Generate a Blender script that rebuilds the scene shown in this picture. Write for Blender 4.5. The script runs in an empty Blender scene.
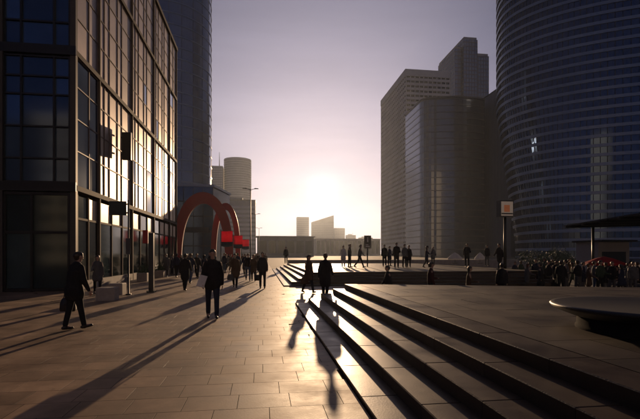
import bpy, bmesh, math, random
from mathutils import Vector, Matrix
random.seed(7)
R = math.radians
scene = bpy.context.scene
C = scene.collection

# ------------------------------------------------------------------ camera
F, CX, HZ, CAMZ = 430.0, 320.0, 254.0, 1.65       # focal length, centre and horizon in photo pixels
YAW = math.atan(58.0 / F)                          # the plaza axis (+Y) vanishes at x = 262
ca, sa = math.cos(YAW), math.sin(YAW)
cam = bpy.data.cameras.new('camera')
cam.sensor_width = 36.0
cam.lens = 36.0 * F / 640.0
cam.shift_y = (HZ - 209.5) / 640.0
cam.clip_start, cam.clip_end = 0.1, 20000
camo = bpy.data.objects.new('camera', cam)
C.objects.link(camo)
camo.location = (0, 0, CAMZ)
camo.rotation_euler = (R(90), 0, -YAW)
scene.camera = camo

def P(px, d):                                      # photo column + camera depth -> ground position
    xc = (px - CX) / F * d
    return (xc * ca + d * sa, -xc * sa + d * ca)
def proj(x, y, z):
    xc, d = x * ca - y * sa, x * sa + y * ca
    return (CX + F * xc / d, HZ - F * (z - CAMZ) / d, d)
def ZH(py, d):
    return CAMZ + (HZ - py) / F * d

# ------------------------------------------------------------------ sky, sun, exposure
SUN_AZ = YAW + math.atan(2.0 / F)                  # clockwise from +Y
SUN_EL = math.atan(64.0 / F)
SUN = Vector((math.sin(SUN_AZ) * math.cos(SUN_EL), math.cos(SUN_AZ) * math.cos(SUN_EL), math.sin(SUN_EL)))
w = bpy.data.worlds.new('World')
scene.world = w
w.use_nodes = True
nt = w.node_tree
nt.nodes.clear()
out = nt.nodes.new('ShaderNodeOutputWorld')
bg = nt.nodes.new('ShaderNodeBackground')
sky = nt.nodes.new('ShaderNodeTexSky')
sky.sky_type = 'NISHITA'
sky.sun_disc = False
sky.sun_elevation = SUN_EL
sky.sun_rotation = SUN_AZ
sky.air_density, sky.dust_density, sky.ozone_density = 1.0, 1.2, 1.0
hs = nt.nodes.new('ShaderNodeHueSaturation')
hs.inputs['Saturation'].default_value = 1.0
tint = nt.nodes.new('ShaderNodeMixRGB')
tint.blend_type = 'MULTIPLY'
tint.inputs[0].default_value = 1.0
tint.inputs[2].default_value = (0.56, 0.62, 1.15, 1)
# bright aureole of scattered light round the sun
tc = nt.nodes.new('ShaderNodeTexCoord')
dot = nt.nodes.new('ShaderNodeVectorMath'); dot.operation = 'DOT_PRODUCT'
dot.inputs[1].default_value = SUN
nrm = nt.nodes.new('ShaderNodeVectorMath'); nrm.operation = 'NORMALIZE'
mx = nt.nodes.new('ShaderNodeMath'); mx.operation = 'MAXIMUM'; mx.inputs[1].default_value = 0.0
nt.links.new(tc.outputs['Generated'], nrm.inputs[0])
nt.links.new(nrm.outputs[0], dot.inputs[0])
nt.links.new(dot.outputs['Value'], mx.inputs[0])
add_prev = None
for n, (expo, col, k) in enumerate(((1800, (1, .93, .80), 6.0), (40, (1, .55, .10), 3.8), (10, (1.0, .90, 1.06), 11.4))):
    pw = nt.nodes.new('ShaderNodeMath'); pw.operation = 'POWER'; pw.inputs[1].default_value = expo
    nt.links.new(mx.outputs[0], pw.inputs[0])
    sc_ = nt.nodes.new('ShaderNodeVectorMath'); sc_.operation = 'SCALE'
    sc_.inputs[0].default_value = [c * k for c in col]
    nt.links.new(pw.outputs[0], sc_.inputs['Scale'])
    ad = nt.nodes.new('ShaderNodeVectorMath'); ad.operation = 'ADD'
    nt.links.new(sc_.outputs[0], ad.inputs[0])
    if add_prev is None:
        gam = nt.nodes.new('ShaderNodeGamma')
        gam.inputs['Gamma'].default_value = 0.58
        nt.links.new(sky.outputs[0], gam.inputs['Color'])
        nt.links.new(gam.outputs[0], hs.inputs['Color'])
        nt.links.new(hs.outputs[0], tint.inputs[1])
        nt.links.new(tint.outputs[0], ad.inputs[1])
    else:
        nt.links.new(add_prev.outputs[0], ad.inputs[1])
    add_prev = ad
mp = nt.nodes.new('ShaderNodeMapping')
mp.inputs['Scale'].default_value = (1.3, 1.3, 9.0)
mp.inputs['Rotation'].default_value = (R(6), R(-5), 0)
cn_ = nt.nodes.new('ShaderNodeTexNoise')
cn_.inputs['Scale'].default_value = 1.7
cn_.inputs['Detail'].default_value = 7.0
cn_.inputs['Roughness'].default_value = .6
nt.links.new(nrm.outputs[0], mp.inputs['Vector'])
nt.links.new(mp.outputs[0], cn_.inputs['Vector'])
cr_ = nt.nodes.new('ShaderNodeMapRange')
cr_.inputs['From Min'].default_value, cr_.inputs['From Max'].default_value = .3, .7
cr_.inputs['To Min'].default_value, cr_.inputs['To Max'].default_value = .95, 1.05
nt.links.new(cn_.outputs['Fac'], cr_.inputs['Value'])
cs_ = nt.nodes.new('ShaderNodeVectorMath'); cs_.operation = 'SCALE'
nt.links.new(add_prev.outputs[0], cs_.inputs[0])
nt.links.new(cr_.outputs[0], cs_.inputs['Scale'])
nt.links.new(cs_.outputs[0], bg.inputs['Color'])
bg.inputs['Strength'].default_value = 0.05
nt.links.new(bg.outputs[0], out.inputs['Surface'])

sl = bpy.data.lights.new('sun', 'SUN')
sl.energy = 5.0
sl.angle = R(0.53)
sl.color = (1.0, 0.66, 0.38)
so = bpy.data.objects.new('sun', sl)
C.objects.link(so)
so.rotation_mode = 'QUATERNION'
so.rotation_quaternion = SUN.to_track_quat('Z', 'Y')
so.location = (0, 60, 300)

vs = scene.view_settings
vs.view_transform, vs.look, vs.exposure, vs.gamma = 'Standard', 'None', -0.3, 1.0
vs.use_curve_mapping = False
scene.render.engine = 'CYCLES'
cy = scene.cycles
cy.use_denoising = True
cy.max_bounces = 6
cy.diffuse_bounces = 3
cy.glossy_bounces = 3
cy.transmission_bounces = 2
cy.volume_bounces = 0
cy.sample_clamp_indirect = 8.0
cy.caustics_reflective = True
cy.caustics_refractive = False

# ------------------------------------------------------------------ materials
MATS = {}
def mat(name, col, rough=0.6, metal=0.0, spec=0.5, var=0.15, scale=4.0, island=0.0, bump=0.0, bscale=40.0,
        emit=None, estr=0.0, rvar=0.0, spots=0.0):
    m = bpy.data.materials.new(name)
    m.use_nodes = True
    t = m.node_tree
    b = t.nodes['Principled BSDF']
    b.inputs['Roughness'].default_value = rough
    b.inputs['Metallic'].default_value = metal
    b.inputs['Specular IOR Level'].default_value = spec
    tcn = t.nodes.new('ShaderNodeTexCoord')
    geo = t.nodes.new('ShaderNodeNewGeometry')
    nz = t.nodes.new('ShaderNodeTexNoise')
    nz.inputs['Scale'].default_value = scale
    nz.inputs['Detail'].default_value = 6.0
    nz.inputs['Roughness'].default_value = 0.65
    t.links.new(geo.outputs['Position'], nz.inputs['Vector'])
    mr = t.nodes.new('ShaderNodeMapRange')
    mr.inputs['From Min'].default_value, mr.inputs['From Max'].default_value = 0.3, 0.7
    mr.inputs['To Min'].default_value, mr.inputs['To Max'].default_value = 1 - var, 1 + var
    t.links.new(nz.outputs['Fac'], mr.inputs['Value'])
    val = mr.outputs[0]
    if island:
        oi = t.nodes.new('ShaderNodeObjectInfo')
        ad = t.nodes.new('ShaderNodeMath'); ad.operation = 'ADD'
        t.links.new(geo.outputs['Random Per Island'], ad.inputs[0])
        t.links.new(oi.outputs['Random'], ad.inputs[1])
        fr = t.nodes.new('ShaderNodeMath'); fr.operation = 'FRACT'
        t.links.new(ad.outputs[0], fr.inputs[0])
        m2 = t.nodes.new('ShaderNodeMapRange')
        m2.inputs['To Min'].default_value, m2.inputs['To Max'].default_value = 1 - island, 1 + island
        t.links.new(fr.outputs[0], m2.inputs['Value'])
        mu = t.nodes.new('ShaderNodeMath'); mu.operation = 'MULTIPLY'
        t.links.new(val, mu.inputs[0]); t.links.new(m2.outputs[0], mu.inputs[1])
        val = mu.outputs[0]
    if spots:                                       # trodden gum and drip marks
        vo = t.nodes.new('ShaderNodeTexVoronoi')
        vo.inputs['Scale'].default_value = 3.2
        t.links.new(geo.outputs['Position'], vo.inputs['Vector'])
        mv = t.nodes.new('ShaderNodeMapRange')
        mv.inputs['From Min'].default_value, mv.inputs['From Max'].default_value = .07, .12
        mv.inputs['To Min'].default_value, mv.inputs['To Max'].default_value = 1 - spots, 1
        t.links.new(vo.outputs['Distance'], mv.inputs['Value'])
        n3 = t.nodes.new('ShaderNodeTexNoise')
        n3.inputs['Scale'].default_value = .45
        n3.inputs['Detail'].default_value = 8
        n3.inputs['Roughness'].default_value = .7
        t.links.new(geo.outputs['Position'], n3.inputs['Vector'])
        m4 = t.nodes.new('ShaderNodeMapRange')
        m4.inputs['From Min'].default_value, m4.inputs['From Max'].default_value = .35, .60
        m4.inputs['To Min'].default_value, m4.inputs['To Max'].default_value = .62, 1.1
        t.links.new(n3.outputs['Fac'], m4.inputs['Value'])
        for sk_ in (mv.outputs[0], m4.outputs[0]):
            mu = t.nodes.new('ShaderNodeMath'); mu.operation = 'MULTIPLY'
            t.links.new(val, mu.inputs[0]); t.links.new(sk_, mu.inputs[1])
            val = mu.outputs[0]
    sc_ = t.nodes.new('ShaderNodeVectorMath'); sc_.operation = 'SCALE'
    sc_.inputs[0].default_value = col[:3]
    t.links.new(val, sc_.inputs['Scale'])
    t.links.new(sc_.outputs[0], b.inputs['Base Color'])
    if rvar:
        m3 = t.nodes.new('ShaderNodeMapRange')
        m3.inputs['From Min'].default_value, m3.inputs['From Max'].default_value = 0.3, 0.7
        m3.inputs['To Min'].default_value, m3.inputs['To Max'].default_value = rough - rvar, rough + rvar
        t.links.new(nz.outputs['Fac'], m3.inputs['Value'])
        t.links.new(m3.outputs[0], b.inputs['Roughness'])
    if bump:
        n2 = t.nodes.new('ShaderNodeTexNoise')
        n2.inputs['Scale'].default_value = bscale
        n2.inputs['Detail'].default_value = 5.0
        t.links.new(geo.outputs['Position'], n2.inputs['Vector'])
        bp = t.nodes.new('ShaderNodeBump')
        bp.inputs['Strength'].default_value = bump
        bp.inputs['Distance'].default_value = 0.01
        t.links.new(n2.outputs['Fac'], bp.inputs['Height'])
        t.links.new(bp.outputs[0], b.inputs['Normal'])
    if emit:
        b.inputs['Emission Color'].default_value = (*emit, 1)
        b.inputs['Emission Strength'].default_value = estr
    MATS[name] = m
    return m

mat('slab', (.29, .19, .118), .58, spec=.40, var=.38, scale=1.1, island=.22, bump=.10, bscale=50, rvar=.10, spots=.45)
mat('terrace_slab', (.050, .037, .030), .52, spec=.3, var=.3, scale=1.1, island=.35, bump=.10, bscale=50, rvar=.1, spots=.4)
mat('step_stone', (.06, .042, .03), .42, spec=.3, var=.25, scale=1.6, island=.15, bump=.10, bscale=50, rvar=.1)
mat('grout', (.025, .021, .018), .95, spec=.05, var=.2, scale=5)
mat('asphalt', (.10, .09, .085), .8, spec=.3, var=.2, scale=.2)
mat('basin_floor', (.10, .09, .085), .8, spec=.3, var=.2, scale=2)
mat('dark_metal', (.035, .036, .04), .4, metal=.7, var=.1)
mat('mullion_side', (.20, .155, .13), .6, metal=.1, var=.1)
mat('bronze_metal', (.09, .07, .058), .75, metal=.0, spec=.15, var=.12, scale=1.5)
mat('pillar_metal', (.075, .066, .06), .6, metal=.2, var=.12, scale=.8)
mat('facade_glass', (.06, .11, .20), .09, metal=.6, spec=.8, var=.2, scale=.35, island=.35)
mat('pane_side', (.38, .31, .27), .46, metal=.7, spec=.7, var=.12, scale=.5, island=.22)
mat('shop_glass', (.045, .075, .085), .08, metal=.45, spec=.8, var=.3, scale=.5, island=.4)
mat('interior', (.03, .03, .032), .8, var=.2)
mat('concrete', (.45, .42, .40), .8, spec=.3, var=.12, scale=.3)
mat('white_stone', (.82, .77, .68), .7, spec=.3, var=.08, scale=.1)
mat('pale_concrete', (.66, .62, .61), .8, spec=.3, var=.12, scale=.1)
mat('tower_band', (.30, .36, .46), .4, metal=.3, var=.1, scale=.05)
mat('tower_band_dark', (.10, .10, .115), .5, metal=.3, var=.1, scale=.05)
mat('tower_glass', (.05, .10, .19), .08, metal=.6, spec=.8, var=.25, scale=.08)
mat('tower_glass_grey', (.24, .29, .39), .12, metal=.5, spec=.8, var=.2, scale=.06)
mat('pale_glass', (.40, .42, .46), .18, metal=.6, spec=.8, var=.15, scale=.06)
mat('dark_glass', (.018, .020, .028), .16, metal=.10, spec=.6, var=.04, scale=.06)
mat('block_glass', (.13, .15, .19), .10, metal=.55, spec=.8, var=.06, scale=.06)
mat('dark_cladding', (.17, .17, .20), .6, var=.12, scale=.05)
mat('red_paint', (.34, .016, .016), .5, spec=.5, var=.12, scale=.6)
mat('red_fabric', (.85, .045, .11), .7, spec=.2, var=.08, scale=3)
mat('umbrella_red', (.40, .04, .05), .8, spec=.2, var=.1, scale=3)
mat('white_fabric', (.75, .73, .70), .8, spec=.2, var=.06, scale=3)
mat('black_board', (.02, .022, .026), .35, var=.1)
mat('green_board', (.015, .03, .03), .35, var=.1)
mat('sign_white', (.75, .75, .72), .5, var=.05)
mat('sign_lit', (.5, .45, .4), .4, var=.1, emit=(1, .72, .5), estr=.10)
mat('sign_orange', (.6, .2, .08), .4, var=.1, emit=(1, .32, .12), estr=.10)
mat('granite_dark', (.025, .024, .024), .5, spec=.6, var=.25, scale=12)
mat('stone_dark', (.02, .019, .019), .95, spec=.05, var=.25, scale=9)
mat('stone_block', (.33, .29, .26), .7, var=.2, scale=3)
mat('leaf', (.05, .075, .03), .6, var=.3, scale=5, island=.3)
mat('bark', (.07, .055, .04), .8, var=.2)
mat('skin', (.42, .26, .19), .5, var=.08, scale=8)
mat('hair_dark', (.025, .018, .014), .5, var=.2, scale=30)
mat('hair_grey', (.22, .20, .18), .6, var=.2, scale=30)
mat('hair_brown', (.09, .05, .028), .5, var=.2, scale=30)
mat('cloth_black', (.018, .018, .021), .85, spec=.2, var=.2, scale=6, bump=1.0, bscale=11)
mat('cloth_navy', (.022, .028, .05), .85, spec=.2, var=.2, scale=6, bump=1.0, bscale=11)
mat('cloth_grey', (.09, .09, .095), .85, spec=.2, var=.2, scale=6, bump=1.0, bscale=11)
mat('cloth_brown', (.085, .05, .032), .85, spec=.2, var=.2, scale=6, bump=1.0, bscale=11)
mat('cloth_beige', (.36, .28, .2), .85, spec=.2, var=.15, scale=6, bump=1.0, bscale=11)
mat('cloth_white', (.68, .66, .63), .85, spec=.2, var=.1, scale=6, bump=1.0, bscale=11)
mat('cloth_maroon', (.05, .015, .015), .85, spec=.2, var=.15, scale=6, bump=1.0, bscale=11)
mat('cloth_denim', (.06, .085, .14), .85, spec=.2, var=.2, scale=6, bump=1.0, bscale=11)
mat('cloth_green', (.04, .06, .04), .85, spec=.2, var=.2, scale=6, bump=1.0, bscale=11)
mat('leather', (.02, .017, .015), .45, var=.2, scale=12)

for nm in ('red_fabric', 'umbrella_red', 'white_fabric'):
    t = MATS[nm].node_tree
    pb = t.nodes['Principled BSDF']
    tl = t.nodes.new('ShaderNodeBsdfTranslucent')
    mxs = t.nodes.new('ShaderNodeMixShader')
    mxs.inputs[0].default_value = .45
    t.links.new(pb.inputs['Base Color'].links[0].from_socket, tl.inputs['Color'])
    t.links.new(pb.outputs[0], mxs.inputs[1])
    t.links.new(tl.outputs[0], mxs.inputs[2])
    t.links.new(mxs.outputs[0], t.nodes['Material Output'].inputs['Surface'])

# ------------------------------------------------------------------ mesh helpers
class MB:
    def __init__(s):
        s.v, s.f = [], []
    def add(s, v, f):
        n = len(s.v)
        s.v += [tuple(p) for p in v]
        s.f += [tuple(i + n for i in q) for q in f]
        return s
    def box(s, x0, x1, y0, y1, z0, z1):
        v = [(x0, y0, z0), (x1, y0, z0), (x1, y1, z0), (x0, y1, z0), (x0, y0, z1), (x1, y0, z1), (x1, y1, z1), (x0, y1, z1)]
        return s.add(v, [(0, 3, 2, 1), (4, 5, 6, 7), (0, 1, 5, 4), (1, 2, 6, 5), (2, 3, 7, 6), (3, 0, 4, 7)])
    def bbox(s, x0, x1, y0, y1, z0, z1, b=.008):   # box with a chamfered top edge
        v = [(x0, y0, z0), (x1, y0, z0), (x1, y1, z0), (x0, y1, z0),
             (x0, y0, z1 - b), (x1, y0, z1 - b), (x1, y1, z1 - b), (x0, y1, z1 - b),
             (x0 + b, y0 + b, z1), (x1 - b, y0 + b, z1), (x1 - b, y1 - b, z1), (x0 + b, y1 - b, z1)]
        f = [(0, 3, 2, 1), (8, 9, 10, 11)]
        for i in range(4):
            j = (i + 1) % 4
            f += [(i, j, j + 4, i + 4), (i + 4, j + 4, j + 8, i + 8)]
        return s.add(v, f)
    def prism(s, poly, z0, z1):
        n = len(poly)
        v = [(x, y, z0) for x, y in poly] + [(x, y, z1) for x, y in poly]
        f = [tuple(reversed(range(n))), tuple(range(n, 2 * n))]
        f += [(i, (i + 1) % n, (i + 1) % n + n, i + n) for i in range(n)]
        return s.add(v, f)
    def tube(s, pts, rads, seg=8, caps=True):
        pts = [Vector(p) for p in pts]
        if not hasattr(rads, '__len__'):
            rads = [rads] * len(pts)
        base = len(s.v)
        prev = None
        for i, p in enumerate(pts):
            d = (pts[min(i + 1, len(pts) - 1)] - pts[max(i - 1, 0)]).normalized()
            if prev is None:
                a = d.orthogonal().normalized()
            else:
                a = (prev - d * prev.dot(d)).normalized()
            prev = a
            b = d.cross(a)
            for k in range(seg):
                t = 2 * math.pi * k / seg
                s.v.append(tuple(p + (a * math.cos(t) + b * math.sin(t)) * rads[i]))
        for i in range(len(pts) - 1):
            for k in range(seg):
                k2 = (k + 1) % seg
                s.f.append((base + i * seg + k, base + i * seg + k2, base + (i + 1) * seg + k2, base + (i + 1) * seg + k))
        if caps:
            s.f.append(tuple(base + k for k in reversed(range(seg))))
            s.f.append(tuple(base + (len(pts) - 1) * seg + k for k in range(seg)))
        return s
    def lathe(s, prof, seg=32, c=(0, 0, 0)):
        base = len(s.v)
        for r, z in prof:
            for k in range(seg):
                t = 2 * math.pi * k / seg
                s.v.append((c[0] + r * math.cos(t), c[1] + r * math.sin(t), c[2] + z))
        for i in range(len(prof) - 1):
            for k in range(seg):
                k2 = (k + 1) % seg
                s.f.append((base + i * seg + k, base + i * seg + k2, base + (i + 1) * seg + k2, base + (i + 1) * seg + k))
        return s
    def capsule(s, p0, r0, p1, r1, seg=10, sx=1.0, axis=None):
        p0, p1 = Vector(p0), Vector(p1)
        d = (p1 - p0)
        L = max(d.length, 1e-4)
        d = d / L
        if axis is None:
            a = d.orthogonal().normalized()
        else:
            a = Vector(axis)
            a = (a - d * a.dot(d)).normalized()
        b = d.cross(a)
        rings = [(-math.pi / 2 + .25, p0, r0), (-.75, p0, r0), (0, p0, r0), (0, p1, r1), (.75, p1, r1), (math.pi / 2 - .25, p1, r1)]
        base = len(s.v)
        for ang, p, r in rings:
            q = p + d * (math.sin(ang) * r)
            rr = math.cos(ang) * r
            for k in range(seg):
                t = 2 * math.pi * k / seg
                s.v.append(tuple(q + a * (math.cos(t) * rr * sx) + b * (math.sin(t) * rr)))
        for i in range(len(rings) - 1):
            for k in range(seg):
                k2 = (k + 1) % seg
                s.f.append((base + i * seg + k, base + i * seg + k2, base + (i + 1) * seg + k2, base + (i + 1) * seg + k))
        s.f.append(tuple(base + k for k in reversed(range(seg))))
        s.f.append(tuple(base + (len(rings) - 1) * seg + k for k in range(seg)))
        return s
    def mesh(s, name, m=None, smooth=False):
        me = bpy.data.meshes.new(name)
        me.from_pydata(s.v, [], s.f)
        me.update()
        if m:
            me.materials.append(MATS[m])
        if smooth:
            me.polygons.foreach_set('use_smooth', [True] * len(me.polygons))
        return me
    def build(s, name, m, parent=None, smooth=False, kind=None):
        return link(name, s.mesh(name, m, smooth), parent, kind)

def link(name, data, parent=None, kind=None, loc=None):
    o = bpy.data.objects.new(name, data)
    C.objects.link(o)
    if parent:
        o.parent = parent
    if kind:
        o['kind'] = kind
    if loc:
        o.location = loc
    return o
def tag(o, label=None, cat=None, group=None, kind=None):
    if label: o['label'] = label
    if cat: o['category'] = cat
    if group: o['group'] = group
    if kind: o['kind'] = kind
    return o
def thing(name, label, cat, loc=(0, 0, 0), rz=0, group=None):
    o = bpy.data.objects.new(name, None)
    C.objects.link(o)
    o.empty_display_size = .2
    o.location = loc
    o.rotation_euler = (0, 0, rz)
    return tag(o, label, cat, group)
def copy_tree(o, parent=None):
    c = o.copy()
    C.objects.link(c)
    c.parent = parent
    for ch in list(o.children):
        copy_tree(ch, c)
    return c
def clip(poly, a, b):                              # keep the part of a convex polygon on the right of a->b
    res = []
    def side(p):
        return -((b[0] - a[0]) * (p[1] - a[1]) - (b[1] - a[1]) * (p[0] - a[0]))
    for i in range(len(poly)):
        p, q = poly[i], poly[(i + 1) % len(poly)]
        sp, sq = side(p), side(q)
        if sp >= 0: res.append(p)
        if (sp > 0 > sq) or (sp < 0 < sq):
            t = sp / (sp - sq)
            res.append((p[0] + (q[0] - p[0]) * t, p[1] + (q[1] - p[1]) * t))
    return res

# ------------------------------------------------------------------ ground
NOSE = [(1.10, .05), (1.52, .20), (1.93, .35), (2.33, .50), (2.72, .65)]   # nose X and height of the five risers
TZ = .65
YE = 14.1                                          # far end of the near steps
EDGE_A, EDGE_B = (2.72, 14.1), (16.5, 9.9)         # slanted far edge of the near terrace
FY0 = 22.0                                         # foot of the far terrace
FXR, FYB = 16.5, 47.0
HX0, HX1, HY0, HY1, HZZ = 5.0, 62.0, 5.0, 47.0, -0.48   # sunken court
g = MB()
def quad(mb, x0, x1, y0, y1, z):
    mb.add([(x0, y0, z), (x1, y0, z), (x1, y1, z), (x0, y1, z)], [(0, 1, 2, 3)])
B = 6000
quad(g, -B, HX0, -B, B, -.03); quad(g, HX1, B, -B, B, -.03)
quad(g, HX0, HX1, -B, HY0, -.03); quad(g, HX0, HX1, HY1, B, -.03)
tag(g.build('ground', 'asphalt'), kind='structure')
sc_floor = MB().add([(HX0, HY0, HZZ), (HX1, HY0, HZZ), (HX1, HY1, HZZ), (HX0, HY1, HZZ)], [(0, 1, 2, 3)])
for (x0, y0, x1, y1) in ((HX0, HY1, HX0, HY0), (HX1, HY0, HX1, HY1), (HX0, HY0, HX1, HY0), (HX1, HY1, HX0, HY1)):
    sc_floor.add([(x0, y0, HZZ), (x1, y1, HZZ), (x1, y1, -.03), (x0, y0, -.03)], [(0, 1, 2, 3)])
tag(sc_floor.build('sunken_court', 'basin_floor'), kind='structure')

# plaza paving: slabs of .60 x .48 in running bond on a grout bed
plaza = MB()
quad(plaza, -34, 1.095, -6, 75, -.0006)
quad(plaza, 1.095, HX0, YE + .1, FY0, -.0006)
plaza_o = tag(plaza.build('plaza', 'grout'), kind='structure')
SX, SY, GAP = .58, .46, .0065
slabs = []
row = 0
y = -5.0
while y < 74:
    off = [0, .31, .14, .45][row % 4] + random.uniform(-.04, .04)
    x = -33.6 + off
    while x < HX0 - SX:
        x1 = x + SX
        keep = x1 < 1.09 or (y > YE + .12 and y + SY < FY0 - .02)
        if keep:
            slabs.append((x, y, SX))
        elif x < 1.09 < x1:
            slabs.append((x, y, 1.09 - x))
        x += SX
    y += SY
    row += 1
def inframe(x, y, z=0):
    px, py, d = proj(x, y, z)
    return d > 3.6 and -15 < px < 655 and -10 < py < 430
vis = sorted([s for s in slabs if inframe(s[0] + s[2] / 2, s[1] + SY / 2) and s[2] > .5], key=lambda s: proj(s[0], s[1], 0)[2])
near = set(vis[:300])
sm = MB().bbox(-SX / 2 + GAP / 2, SX / 2 - GAP / 2, -SY / 2 + GAP / 2, SY / 2 - GAP / 2, -.03, 0, .0006).mesh('slab', 'slab')
rest = MB()
for s in slabs:
    dz = 0.0
    if s in near:
        o = link('slab', sm, plaza_o, loc=(s[0] + SX / 2, s[1] + SY / 2, dz))
        o.rotation_euler = (random.gauss(0, .0004), random.gauss(0, .0004), 0)
    else:
        x0, x1, y0, y1 = s[0] + GAP / 2, s[0] + s[2] - GAP / 2, s[1] + GAP / 2, s[1] + SY - GAP / 2
        if x1 - x0 < .05: continue
        n = len(rest.v)
        tx, ty = random.gauss(0, .0003), random.gauss(0, .0003)
        rest.v += [(x0, y0, -.02), (x1, y0, -.02), (x1, y1, -.02), (x0, y1, -.02),
                   (x0, y0, dz - tx - ty), (x1, y0, dz + tx - ty), (x1, y1, dz + tx + ty), (x0, y1, dz - tx + ty)]
        rest.f += [(n + 4, n + 5, n + 6, n + 7), (n, n + 1, n + 5, n + 4), (n + 1, n + 2, n + 6, n + 5), (n + 2, n + 3, n + 7, n + 6), (n + 3, n, n + 4, n + 7)]
rest.build('far_slabs', 'slab', plaza_o, kind='stuff')

# near terrace: stepped core, step blocks, slabs
terr = MB()
rec = .006
for i, (nx, h) in enumerate(NOSE[:-1]):
    terr.box(nx + rec, NOSE[i + 1][0] + rec - .0005, -6, YE - rec, -.3, h - rec)
tp = [(2.72 + rec, -6), (16.5, -6), (16.5, 9.9 - rec), (2.72 + rec, YE - rec)]
terr.prism(tp, HZZ - .1, TZ - rec)
terrace = tag(terr.build('terrace', 'grout'), kind='structure')
def step_mesh(L, T, H):
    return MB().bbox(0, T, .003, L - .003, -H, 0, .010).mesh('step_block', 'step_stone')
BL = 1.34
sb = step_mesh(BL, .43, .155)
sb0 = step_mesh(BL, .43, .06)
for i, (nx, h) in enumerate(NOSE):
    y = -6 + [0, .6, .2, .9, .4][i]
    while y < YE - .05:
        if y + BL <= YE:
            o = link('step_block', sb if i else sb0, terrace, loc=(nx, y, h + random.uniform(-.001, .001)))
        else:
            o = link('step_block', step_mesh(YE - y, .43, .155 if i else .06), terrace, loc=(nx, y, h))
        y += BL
TW, TD = 1.18, .88
row = 0
y = -6.0
tr = MB()
while y < YE:
    x = 3.155 + (-.55 if row % 2 else 0)
    while x < 16.4:
        x0 = max(x, 3.155)
        poly = [(x0 + .005, y + .005), (min(x + TW, 16.49) - .005, y + .005), (min(x + TW, 16.49) - .005, y + TD - .005), (x0 + .005, y + TD - .005)]
        poly = clip(poly, (EDGE_A[0], EDGE_A[1]), (EDGE_B[0], EDGE_B[1]))
        if len(poly) >= 3 and poly[0][0] < poly[1][0] + 9:
            cx = sum(p[0] for p in poly) / len(poly); cyy = sum(p[1] for p in poly) / len(poly)
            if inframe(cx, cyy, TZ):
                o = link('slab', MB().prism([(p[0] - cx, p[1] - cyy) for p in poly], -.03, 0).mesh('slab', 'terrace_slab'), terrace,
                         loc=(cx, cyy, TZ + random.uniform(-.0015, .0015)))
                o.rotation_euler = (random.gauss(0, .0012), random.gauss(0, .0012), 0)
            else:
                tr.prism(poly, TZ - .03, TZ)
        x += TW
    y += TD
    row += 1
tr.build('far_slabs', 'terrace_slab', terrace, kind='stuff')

# far terrace beyond the gap
ft = MB()
for i, (nx, h) in enumerate(NOSE):
    ft.box(nx + rec, FXR - i * .002, FY0 + i * .42 + rec, FYB - i * .002, (-.3 if i == 0 else NOSE[i - 1][1] - .1), h - rec)
ft.box(HX0 + .1, FXR - .02, FY0 + .3, FYB - .1, HZZ - .05, -.2)
fterr = tag(ft.build('far_terrace', 'grout'), kind='structure')
FB = 1.6
fs = step_mesh(FB, .43, .155)
fsx = MB().bbox(.003, FB - .003, 0, .43, -.155, 0, .010).mesh('step_block', 'step_stone')
for i, (nx, h) in enumerate(NOSE):
    y = FY0 + i * .42
    first = True
    while y + FB < FYB + .5:
        link('step_block', fs, fterr, loc=(nx, y, h))
        y += FB
    x = nx + .433
    while x + FB < FXR + .01:
        link('step_block', fsx, fterr, loc=(x, FY0 + i * .42, h))
        x += FB
fr = MB()
y = FY0 + 4 * .42 + .435
row = 0
while y < FYB - .9:
    x = 3.155 + (.6 if row % 2 else 0)
    while x < FXR - 1.2:
        fr.prism([(x + .005, y + .005), (x + 1.175, y + .005), (x + 1.175, y + .875), (x + .005, y + .875)], TZ - .03, TZ + random.uniform(-.001, .001))
        x += 1.18
    y += .88
    row += 1
fr.build('far_slabs', 'terrace_slab', fterr, kind='stuff')

# ------------------------------------------------------------------ near glass building
bx, by = -8.2, 20.3                                # corner nearest the plaza
BH = 21.6
BY1, BX0 = 43.2, -21.0
bld = thing('glass_building', 'tall glass office building with bronze frames and shops along the paved plaza', 'building', (bx, by, 0))
def bpart(mb, name, m, kind=None, parent=None, smooth=False):
    return mb.build(name, m, parent or bld, smooth, kind)
W0, D1 = BX0 - bx, BY1 - by
bpart(MB().box(W0, -.35, .35, D1 - .02, 0, BH - .3), 'core_wall', 'interior')
bpart(MB().box(W0, .10, -.10, D1 + .08, BH - .3, BH), 'roof', 'bronze_metal')
levels = [4.6, 10.6, 16.6, BH - .3]
for z in levels[:3]:                               # floor beams, front and side
    bpart(MB().box(W0, -.02, -.12, .3, z - .20, z + .20), 'floor_beam', 'dark_metal')
    bpart(MB().box(-.3, .06, -.06, D1, z - .13, z + .10), 'floor_beam', 'bronze_metal')
    bpart(MB().box(-.02, .08, -.12, -.06, z - .20, z + .20), 'beam_end', 'dark_metal')
# pillars: front every 3.2 m, side every 5.6 m after a half bay
fcols = [-3.15 * i for i in range(1, 5)]
for x in fcols:
    bpart(MB().box(x - .26, x + .26, -.11, .32, 0, BH - .3), 'pillar', 'pillar_metal')
bpart(MB().box(-.18, .05, -.05, .16, 0, BH - .3), 'corner_pillar', 'pillar_metal')
scols = [2.9, 8.5, 14.1, 19.7, D1 - .1]
for yy in scols:
    bpart(MB().box(-.28, .045, yy - .06, yy + .06, 0, BH - .3), 'pillar', 'bronze_metal')
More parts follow.
